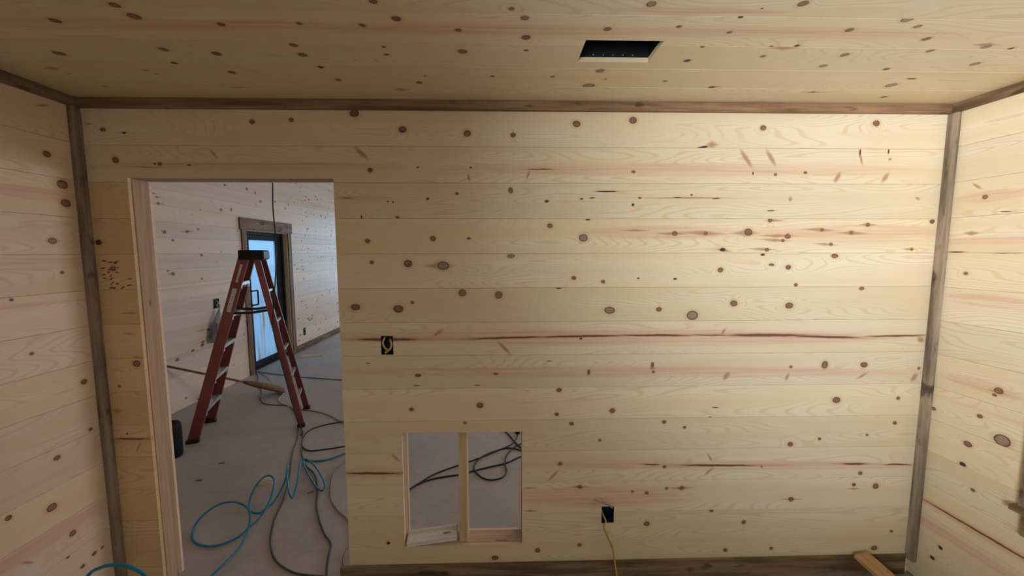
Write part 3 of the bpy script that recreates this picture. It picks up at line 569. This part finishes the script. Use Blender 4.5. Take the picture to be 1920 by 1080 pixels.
# ------------------------------------------------------------------ trim
tw, tt = 0.045, 0.019
struct(boxo('trim_1', (XL+tt, -tt, H-tw), (XR-tt, -0.0006, H-0.0006), M['stain_crown'], None, 0.0012))     # crown, back wall
struct(boxo('trim_2', (XL+.0006, REAR, H-tw), (XL+tt, -0.0006, H-.0006), M['stain_y'], None, 0.0012))    # crown, left wall
struct(boxo('trim_3', (XR-tt, REAR, H-tw), (XR-.0006, -0.0006, H-.0006), M['stain_y'], None, 0.0012))    # crown, right wall
struct(boxo('trim_4', (XL+.0006, -tw, 0.075), (XL+tt, -.0006, H-tw-.0005), M['stain_z'], None, 0.0012))  # corner, left
struct(boxo('trim_5', (XR-tt, -tw, 0.095), (XR-.0006, -.0006, H-tw-.0005), M['stain_z'], None, 0.0012))  # corner, right
struct(boxo('baseboard_back', (DOOR[1]-.045, -tt, 0.008), (XR-.03, -.0006, 0.112), M['stain_x'], None, 0.0015))
struct(boxo('baseboard_far', (XF+.0006, 4.83, 0.002), (XF+tt, 9.0, 0.115), M['stain_y'], None, 0.0015))

# ------------------------------------------------------------------ windows and the glass door
def window(name, put, w, wall_t, casing=None):
    """frame, sashes and panes in an opening; put(u, v, d) with d growing outwards"""
    e = struct(empty(name, put(w[0], w[2], 0)))
    def pb(n, a, b_, c, d_, z0, z1, mat, par=None):
        q0 = put(a, c, z0); q1 = put(b_, d_, z1)
        lo = [min(q0[i], q1[i]) for i in range(3)]; hi = [max(q0[i], q1[i]) for i in range(3)]
        o = boxo(n, lo, hi, mat); o.parent = par or e; o.matrix_parent_inverse = (par or e).matrix_world.inverted() if par is None else Matrix.Identity(4)
        return o
    bpy.context.view_layer.update()
    u0, u1, v0, v1 = w; f = 0.045
    for a, b_, c, d_ in ((u0, u1, v0, v0+f), (u0, u1, v1-f, v1), (u0, u0+f, v0+f, v1-f), (u1-f, u1, v0+f, v1-f)):
        pb('frame', a, b_, c, d_, 0.05, wall_t, M['white_vinyl'])
    mid = (v0+v1)/2
    pb('meeting_rail', u0+f, u1-f, mid-.02, mid+.02, 0.06, 0.10, M['white_vinyl'])
    pb('pane', u0+f, u1-f, v0+f, mid-.02, 0.078, 0.082, M['pane']); pb('pane', u0+f, u1-f, mid+.02, v1-f, 0.078, 0.082, M['pane'])
    return e, pb
e1, pb = window('window_1', putR, WIN1, 0.11)
y0, y1, z0, z1 = WIN1
cw = 0.09
pb('casing', y1, y1+cw, z0, z1+cw, -0.019, -.0005, M['stain_z']); pb('casing', y0-cw, y0, z0, z1+cw, -0.019, -.0005, M['stain_z'])
pb('head_casing', y0, y1, z1, z1+cw, -0.019, -.0005, M['stain_y'])
pb('sill', y0-.105, y1+.10, z0-.024, z0, -0.045, 0.05, M['stain_y'])
pb('apron', y0-.075, y1+.075, z0-.125, z0-.024, -0.019, -.0005, M['stain_y'])
window('unseen_window_2', putRear, RW, 0.11)  # unseen rear window, added to carry the beam and fill
window('unseen_window_3', lambda u, v, d: Vector((u, 9.0+d, v)), EW, 0.15)  # unseen end window, added to explain the bluish light
window('unseen_window_4', lambda u, v, d: Vector((5.0+d, u, v)), SW, 0.15)  # unseen side window, added for the next room's light

gd = struct(empty('door_1', (XF, GDOOR[0], 0)))
bpy.context.view_layer.update()
def gpart(n, lo, hi, mat, bevel=0.0):
    o = boxo(n, lo, hi, mat, None, bevel); o.parent = gd; o.matrix_parent_inverse = gd.matrix_world.inverted(); return o
a, b_ = GDOOR[0], GDOOR[1]; zt = GDOOR[3]
gpart('casing', (XF+.0006, a-.095, 0.001), (XF+.02, a, zt), M['stain_far'], .001); gpart('casing', (XF+.0006, b_, 0.001), (XF+.02, b_+.095, zt), M['stain_far'], .001)
gpart('head_casing', (XF+.0006, a-.125, zt), (XF+.026, b_+.125, zt+.165), M['stain_far_y'], .001)
gpart('jamb', (XF-.075, b_-.012, 0.001), (XF, b_, zt), M['stud_pale']); gpart('jamb', (XF-.075, a, 0.001), (XF, a+.012, zt), M['stud_pale']); gpart('head_jamb', (XF-.075, a+.012, zt-.012), (XF, b_-.012, zt), M['stud_pale'])
for lo, hi in (((a+.012, .001), (a+.06, zt-.012)), ((b_-.06, .001), (b_-.012, zt-.012)), ((a+.06, zt-.06), (b_-.06, zt-.012)), ((a+.06, .001), (b_-.06, .03))):
    gpart('door_frame', (XF-.16, lo[0], lo[1]), (XF-.065, hi[0], hi[1]), M['black_metal'])
for lo, hi in (((a+.063, .033), (a+.19, zt-.063)), ((b_-.19, .033), (b_-.063, zt-.063)), ((a+.19, zt-.135), (b_-.19, zt-.063)), ((a+.19, .033), (b_-.19, .12))):
    gpart('door_stile', (XF-.125, lo[0], lo[1]), (XF-.08, hi[0], hi[1]), M['black_metal'], .002)
gpart('pane', (XF-.106, a+.185, .115), (XF-.100, b_-.185, zt-.13), M['film_pane'])
hbm = bmesh.new()
tube_bm(hbm, [(XF-.08, a+.13, 1.20), (XF-.03, a+.13, 1.20), (XF-.03, a+.24, 1.20), (XF-.03, a+.25, 1.19), (XF-.03, a+.25, 1.0), (XF-.03, a+.24, .99), (XF-.03, a+.13, .99), (XF-.08, a+.13, .99)], .011, 8, 1)
ho = finish('handle', hbm, M['black_metal']); ho.parent = gd; ho.matrix_parent_inverse = gd.matrix_world.inverted()

# ------------------------------------------------------------------ step ladder
LC = Vector((-2.55, 1.97, 0.0)); LA = 0.362
lad = empty('step_ladder', LC, LA)
tag(lad, 'red fibreglass A-frame step ladder with black top cap standing in the next room', 'ladder')
def rail_at(side, rear, z):
    if rear: f_ = z/1.70; return Vector((.45-.32*f_, side*(.246-.106*f_), z))
    f_ = z/1.72; return Vector((-.45+.475*f_, side*(.241-.101*f_), z))
def channel(bm, p0, p1, depth, flange, side, th=0.005):
    t = (p1-p0).normalized(); y = Vector((0, -side, 0)); y = (y - t*y.dot(t)).normalized(); n = t.cross(y).normalized()
    c = (p0+p1)/2; L = (p1-p0).length
    obox(bm, c, t, y, n, L, th, depth)
    for s in (-1, 1): obox(bm, c + n*s*(depth/2-th/2) + y*flange/2, t, y, n, L, flange, th)
for side in (-1, 1):
    bm = bmesh.new(); channel(bm, rail_at(side, False, 0.015), rail_at(side, False, 1.72), .085, .03, side)
    finish('front_rail', bm, M['red_fibreglass'], lad)
    bm = bmesh.new(); channel(bm, rail_at(side, True, 0.015), rail_at(side, True, 1.70), .055, .026, side)
    finish('rear_rail', bm, M['red_fibreglass'], lad)
    for rear in (False, True):
        q = rail_at(side, rear, 0.02); d = .05 if not rear else .035
        boxo('foot', (q.x-d, q.y-.022, 0.0), (q.x+d, q.y+.022, 0.035), M['dark_steel'], lad, .004)
    # spreader bar
    q0, q1 = rail_at(side, False, 1.185), rail_at(side, True, 1.20)
    bm = bmesh.new(); off = Vector((0, -side*.022, 0)); mid = (q0+q1)/2 + Vector((0, 0, -.015))
    beam(bm, q0+off, mid+off, .006, .026); beam(bm, mid+off, q1+off, .006, .026)
    finish('spreader', bm, M['dark_steel'], lad)
for k in range(5):
    z = .295*(k+1); q0, q1 = rail_at(-1, False, z), rail_at(1, False, z)
    bm = bmesh.new()
    box(bm, (q0.x-.042, q0.y+.004, z-.003), (q0.x+.042, q1.y-.004, z+.003)); box(bm, (q0.x-.042, q0.y+.004, z-.028), (q0.x-.037, q1.y-.004, z)); box(bm, (q0.x+.037, q0.y+.004, z-.028), (q0.x+.042, q1.y-.004, z))
    for yy_ in (q0.y+.005, q1.y-.030): box(bm, (q0.x-.036, yy_, z-.06), (q0.x+.036, yy_+.025, z-.004))
    finish('step', bm, M['aluminium'], lad)
for z in (.25, .50, .78, 1.07, 1.38):
    q0, q1 = rail_at(-1, True, z), rail_at(1, True, z)
    bm = bmesh.new(); box(bm, (q0.x-.012, q0.y+.004, z-.012), (q0.x+.012, q1.y-.004, z+.012))
    for s, q in ((1, q0), (-1, q1)): beam(bm, (q.x-.014, q.y+s*.004, z-.075), (q.x-.014, q.y+s*.09, z), .005, .055)
    finish('rear_brace', bm, M['aluminium'], lad)
bm = bmesh.new(); box(bm, (-.02, -.15, 1.69), (.185, .15, 1.785), .012); cap = finish('top_cap', bm, M['black_plastic'], lad)
boxo('cap_plate', (.1855, -.135, 1.705), (.191, .135, 1.77), M['gray_rubber'], cap)
def sticker(z0_, z1_, w, mat):
    p0, p1 = rail_at(-1, False, z0_), rail_at(-1, False, z1_)
    t = (p1-p0).normalized(); y = Vector((0, 1, 0)); y = (y - t*y.dot(t)).normalized(); n = t.cross(y)
    bm = bmesh.new(); obox(bm, (p0+p1)/2 - y*.0035, t, y, n, (p1-p0).length, .001, w)
    o = finish('sticker', bm, mat, lad); o['label'] = 'pale paper sticker'
sticker(1.20, 1.42, .036, M['sticker']); sticker(1.48, 1.65, .018, M['sticker'])

# ------------------------------------------------------------------ hoses and cords
def cord(name, pts, r, mat, label, cat='cord', sides=8, sub=6):
    o = tube(name, [(q[0], q[1], max(q[2], r+.0005)) for q in pts], r, mat, None, sides, sub); tag(o, label, cat); return o
cord('air_hose', PATHS['hose'], .0065, M['blue_hose'], 'blue coiled air hose looping over the concrete beyond the doorway', 'hose')
cord('air_hose', [(-2.0, -.62, .008), (-1.95, -.42, .12), (-1.881, -.27, .298), (-1.82, -.25, .342), (-1.747, -.25, .352), (-1.68, -.25, .335), (-1.615, -.26, .292), (-1.57, -.30, .20), (-1.58, -.38, .07), (-1.64, -.48, .008), (-1.72, -.62, .008)], .0075, M['blue_hose'], 'loop of blue hose springing up in the bottom left corner', 'hose')
cord('air_hose', PATHS['hose_far'], .006, M['blue_hose'], 'thin blue hose running straight across the far floor from the glass door', 'hose')
cord('extension_cord', PATHS['cord_loop'], .0055, M['black_rubber'], 'black cord making a flat U loop on the floor beside the doorway edge')
cord('extension_cord', PATHS['cord_gray'], .0055, M['gray_rubber'], 'grey cord curving left from the ladder foot down to the doorway')
cord('extension_cord', PATHS['cord_dark'], .006, M['gray_rubber'], 'dark grey cord wriggling from the ladder foot down the right of the doorway')
cord('extension_cord', PATHS['cord_tan'], .005, M['tan_rubber'], 'beige cord bending out beside the right edge of the doorway')
cord('extension_cord', PATHS['cord_brown'], .005, M['tan_rubber'], 'tan cord lying between the right ladder feet and the doorway edge')
cord('extension_cord', PATHS['cord_white'], .005, M['white_rubber'], 'pale cord hooking round the tip of the broom')
cord('extension_cord', PATHS['cord_far'], .005, M['gray_rubber'], 'thin grey cord from the glass door past the broom to the ladder foot')
cord('hanging_cord', [(-2.245, 2.0, 3.6), (-2.24, 2.0, 3.0), (-2.25, 2.0, 2.47), (-2.262, 2.0, 2.2), (-2.255, 2.0, 1.94), (-2.25, 1.97, 1.6), (-2.258, 1.90, 1.2), (-2.235, 1.855, .95), (-2.15, 1.86, .5), (-2.09, 1.862, .2), (-2.03, 1.85, .03), (-1.98, 1.78, .008), (-1.95, 1.70, .008)], .006, M['black_rubber'], 'black cord dropping from the ceiling down through the step ladder')
cord('power_cable', PATHS['cable_a'], .006, M['black_rubber'], 'black cable crossing both bays of the wall opening, upper of the two', 'cable')
cord('power_cable', PATHS['cable_b'], .0065, M['black_rubber'], 'black cable crossing both bays of the wall opening, lower of the two', 'cable')
cc = cord('power_cable', PATHS['cable_c'], .006, M['black_rubber'], 'short black cable with plug at top right of the wall opening', 'cable')
q = PATHS['cable_a'][-2]
bm = bmesh.new(); box(bm, (q[0]-.02, q[1]-.03, 0.0), (q[0]+.02, q[1]+.03, .03), .006); finish('plug', bm, M['black_plastic'], cc)
cord('power_cable', PATHS['cable_d'], .006, M['black_rubber'], 'black cable making a round loop in the right bay of the wall opening', 'cable')

# ------------------------------------------------------------------ broom, canister, scraps
br = empty('broom', (-2.80, 2.88, 0.0))
tag(br, 'straw broom lying under the ladder with its handle against the far wall', 'broom')
tip = Vector((-2.78, 2.895, .028)) - br.location; end = Vector((-3.605, 2.19, .56)) - br.location
dirv = (end-tip).normalized(); sd = dirv.cross(Vector((0, 0, 1))).normalized(); nn = sd.cross(dirv)
bm = bmesh.new(); prev = None
for f_, w, h in ((0, .135, .022), (.03, .14, .03), (.15, .125, .036), (.28, .085, .036), (.36, .05, .032), (.42, .026, .024), (.46, .014, .014)):
    c = tip + dirv*f_; ring = [bm.verts.new(c + sd*math.cos(t)*w*.75*(1+.05*random.uniform(-1, 1)) + nn*math.sin(t)*h) for t in [2*math.pi*k/20 for k in range(20)]]
    if prev:
        for k in range(20): bm.faces.new((prev[k], prev[(k+1) % 20], ring[(k+1) % 20], ring[k]))
    else: bm.faces.new(ring)
    prev = ring
bm.faces.new(list(reversed(prev)))
head = finish('bristles', bm, M['straw'], br, True)
tube('handle', [tip+dirv*.40, tip+dirv*.8, end], .0125, M['broom_handle'], br, 10, 2)
for f_, w, h in ((.20, .112, .037), (.25, .098, .037)):
    c = tip+dirv*f_
    tube('stitching', [c + sd*math.cos(t)*w*.77 + nn*math.sin(t)*h*1.02 for t in [2*math.pi*k/16 for k in range(17)]], .003, M['tan_rubber'], head, 6, 1)

cn = PATHS['can'][0]
bm = bmesh.new(); prev = None
prof = [(.050, 0), (.058, .006), (.062, .03), (.064, .25), (.060, .285), (.050, .306), (.036, .310), (.032, .302), (0.0, .302)]
for r_, z_ in prof:
    ring = [bm.verts.new((math.cos(t)*max(r_, .0005), math.sin(t)*max(r_, .0005), z_)) for t in [2*math.pi*k/28 for k in range(28)]]
    if prev:
        for k in range(28): bm.faces.new((prev[k], prev[(k+1) % 28], ring[(k+1) % 28], ring[k]))
    else: bm.faces.new(list(reversed(ring)))
    prev = ring
bm.faces.new(prev)
co = finish('canister', bm, M['black_plastic'], None, True); co.location = (cn[0]-.035, cn[1]+.005, 0.0)
tag(co, 'black rounded canister on the floor half hidden by the left door jamb', 'canister')

def loose(name, c, sz, rz, mat, label, cat, rx=0.0, ry=0.0, bevel=.0015):
    bm = bmesh.new(); box(bm, [-s/2 for s in sz], [s/2 for s in sz], bevel)
    o = finish(name, bm, mat); o.location = c; o.rotation_euler = (rx, ry, rz); tag(o, label, cat); return o
q = PATHS['block'][0]; loose('wood_block', (q[0], q[1], .0165), (.075, .05, .032), .5, M['raw'], 'small pale wood block inside the loop of blue hose', 'wood block')
q = PATHS['scrap_far'][0]; loose('wood_offcut', (q[0], q[1], .0105), (.34, .09, .02), .35, M['raw'], 'pale flat offcut lying on the far floor right of the glass door', 'offcut')
for (q, rz, lb) in zip(PATHS['sticks'], (.4, .6, .2), ('small wood splinter on the concrete near the black canister', 'small wood splinter on the concrete under the blue hose coil', 'tiny wood chip on the concrete beside the left door jamb')):
    loose('wood_splinter', (q[0], q[1], .0035), (.038, .010, .006), rz, M['broom_handle'], lb, 'splinter', bevel=.001)
loose('board_offcut', (-.380, .034, .2455), (.262, .085, .022), .06, M['white_board'], 'pale board scrap lying tilted on the sill of the wall opening', 'offcut', ry=-.085, rx=.16)

# plank leaning over the baseboard
p0 = Vector((1.918, -.034, .139)); p1 = Vector((2.03, -.62, .012))
bm = bmesh.new(); beam(bm, p0, p1, .092, .019); o = finish('leaning_board', bm, M['tan_board'])
tag(o, 'tan board resting on the baseboard near the right corner', 'board')

# ------------------------------------------------------------------ electrical boxes and their wires
def ebox(name, put, r, label, depth=.06):
    e = tag(empty(name, put(r[0], r[2], 0)), label, 'electrical box'); bpy.context.view_layer.update()
    u0, u1, v0, v1 = r; t = .0025; bm = bmesh.new()
    for a_, b2, c_, d_, e0, e1_ in ((u0, u1, v0, v1, depth-t, depth), (u0, u0+t, v0, v1, .001, depth-t), (u1-t, u1, v0, v1, .001, depth-t), (u0+t, u1-t, v0, v0+t, .001, depth-t), (u0+t, u1-t, v1-t, v1, .001, depth-t)):
        A, B = put(a_, c_, e0), put(b2, d_, e1_)
        box(bm, [min(A[i], B[i]) for i in range(3)], [max(A[i], B[i]) for i in range(3)])
    o = finish('shell', bm, M['box_blue']); o.parent = e; o.matrix_parent_inverse = e.matrix_world.inverted()
    return e
def epart(e, name, pts, r, mat):
    o = tube(name, pts, r, mat, None, 8, 5); o.parent = e; o.matrix_parent_inverse = e.matrix_world.inverted(); return o
e = ebox('electrical_box', putB, BOX1, 'blue electrical box with folded yellow cable in the wall near the doorway')
cx, cz = (BOX1[0]+BOX1[1])/2, (BOX1[2]+BOX1[3])/2
epart(e, 'cable', [(cx-.012, .05, cz+.042), (cx-.016, .012, cz+.034), (cx-.022, .004, cz+.012), (cx-.014, .003, cz-.012), (cx-.002, .006, cz-.024)], .0055, M['cable_yellow'])
epart(e, 'cable', [(cx+.012, .05, cz+.034), (cx+.014, .012, cz+.024), (cx+.021, .004, cz+.004), (cx+.014, .002, cz-.018), (cx-.002, .002, cz-.032), (cx-.012, .002, cz-.040)], .006, M['cable_yellow'])
epart(e, 'wire', [(cx+.004, -.003, cz-.018), (cx-.006, -.004, cz-.028), (cx-.013, -.003, cz-.036)], .0025, M['copper_tan'])
e = ebox('electrical_box', putB, BOX2, 'blue electrical box low on the wall with a yellow cable hanging out')
epart(e, 'wire', [(.573, .03, .395), (.575, -.006, .41), (.570, -.015, .425), (.535, -.032, .450), (.470, -.035, .478)], .0035, M['copper_tan'])
epart(e, 'wire', [(.573, .03, .395), (.572, -.006, .412), (.562, -.016, .432), (.545, -.03, .455), (.508, -.035, .488)], .0025, M['white_rubber'])
epart(e, 'cable', [(.528, .05, .38), (.535, .02, .355), (.545, .0, .332), (.534, -.012, .318), (.532, -.018, .305), (.555, -.024, .25), (.580, -.026, .19), (.590, -.03, .11), (.602, -.034, .04), (.607, -.05, .012)], .0048, M['cable_yellow'])
OB1 = (2.975, 3.06, 1.06, 1.18); OB2 = (5.09, 5.165, .26, .39)
def fbox(r, label):
    e = tag(empty('electrical_box', (XF, r[0], r[2])), label, 'electrical box'); bpy.context.view_layer.update()
    bm = bmesh.new(); t = .006
    for lo, hi in (((r[0], r[2]), (r[1], r[2]+t)), ((r[0], r[3]-t), (r[1], r[3])), ((r[0], r[2]+t), (r[0]+t, r[3]-t)), ((r[1]-t, r[2]+t), (r[1], r[3]-t))): box(bm, (XF+.0005, lo[0], lo[1]), (XF+.008, hi[0], hi[1]))
    box(bm, (XF+.0005, r[0]+t, r[2]+t), (XF+.0025, r[1]-t, r[3]-t))
    o = finish('shell', bm, M['black_plastic']); o.parent = e; o.matrix_parent_inverse = e.matrix_world.inverted()
    m_ = (r[0]+r[1])/2
    epart(e, 'wire', [(XF+.004, m_-.01, r[3]-.02), (XF+.02, m_+.015, (r[2]+r[3])/2+.01), (XF+.02, m_-.015, (r[2]+r[3])/2-.02), (XF+.006, m_+.01, r[2]+.015)], .005, M['white_rubber'])
fbox(OB1, 'black outlet box on the far wall above the hanging plastic bag'); fbox(OB2, 'black outlet box low on the far wall right of the glass door')

# hanging plastic bag
bg = empty('plastic_bag', (XF+.065, 2.93, .645)); tag(bg, 'clear plastic bag with dark contents hanging on the far wall', 'bag')
rnd = random.Random(3)
def blob(name, prof, mat, flat, jit, par, n=24):
    bm = bmesh.new(); prev = None
    for z_, r_, oy in prof:
        ring = []
        for k in range(n):
            t = 2*math.pi*k/n; rr = r_*(1+jit*rnd.uniform(-1, 1))
            ring.append(bm.verts.new((math.cos(t)*rr*flat, oy+math.sin(t)*rr, z_)))
        if prev:
            for k in range(n): bm.faces.new((prev[k], prev[(k+1) % n], ring[(k+1) % n], ring[k]))
        else: bm.faces.new(list(reversed(ring)))
        prev = ring
    bm.faces.new(prev); return finish(name, bm, mat, par, True)
blob('bag_film', [(0, .05, -.02), (.012, .085, -.02), (.06, .095, -.015), (.16, .09, 0), (.24, .075, .01), (.32, .05, .025), (.38, .026, .04), (.42, .012, .05), (.46, .02, .05)], M['bag'], .55, .08, bg)
blob('contents', [(.012, .04, -.03), (.03, .06, -.03), (.12, .062, -.022), (.20, .05, -.005), (.235, .02, 0)], M['dark_steel'], .5, .15, bg)

# duct boot above the ceiling cut-out
u0, u1, v0, v1 = VENT
dt = tag(empty('air_duct', ((u0+u1)/2, (v0+v1)/2, H+T)), 'dark rectangular duct opening cut in the ceiling planks', 'duct'); bpy.context.view_layer.update()
bm = bmesh.new(); t = .002; zt_ = H+.26
for lo, hi in (((u0-.004, v0-.004, H+T+.001), (u0-.002, v1+.004, zt_)), ((u1+.002, v0-.004, H+T+.001), (u1+.004, v1+.004, zt_)), ((u0-.002, v0-.004, H+T+.001), (u1+.002, v0-.002, zt_)), ((u0-.002, v1+.002, H+T+.001), (u1+.002, v1+.004, zt_)), ((u0-.004, v0-.004, zt_), (u1+.004, v1+.004, zt_+.002))): box(bm, lo, hi)
o = finish('boot', bm, M['galvanized']); o.parent = dt; o.matrix_parent_inverse = dt.matrix_world.inverted()
for k in range(5):
    xx = u0 + (u1-u0)*(.22+.14*k)
    o = tube('screw', [(xx, v1+.001, H+.026), (xx, v1-.004, H+.026)], .002, M['aluminium'], None, 6, 1); o.parent = dt; o.matrix_parent_inverse = dt.matrix_world.inverted()
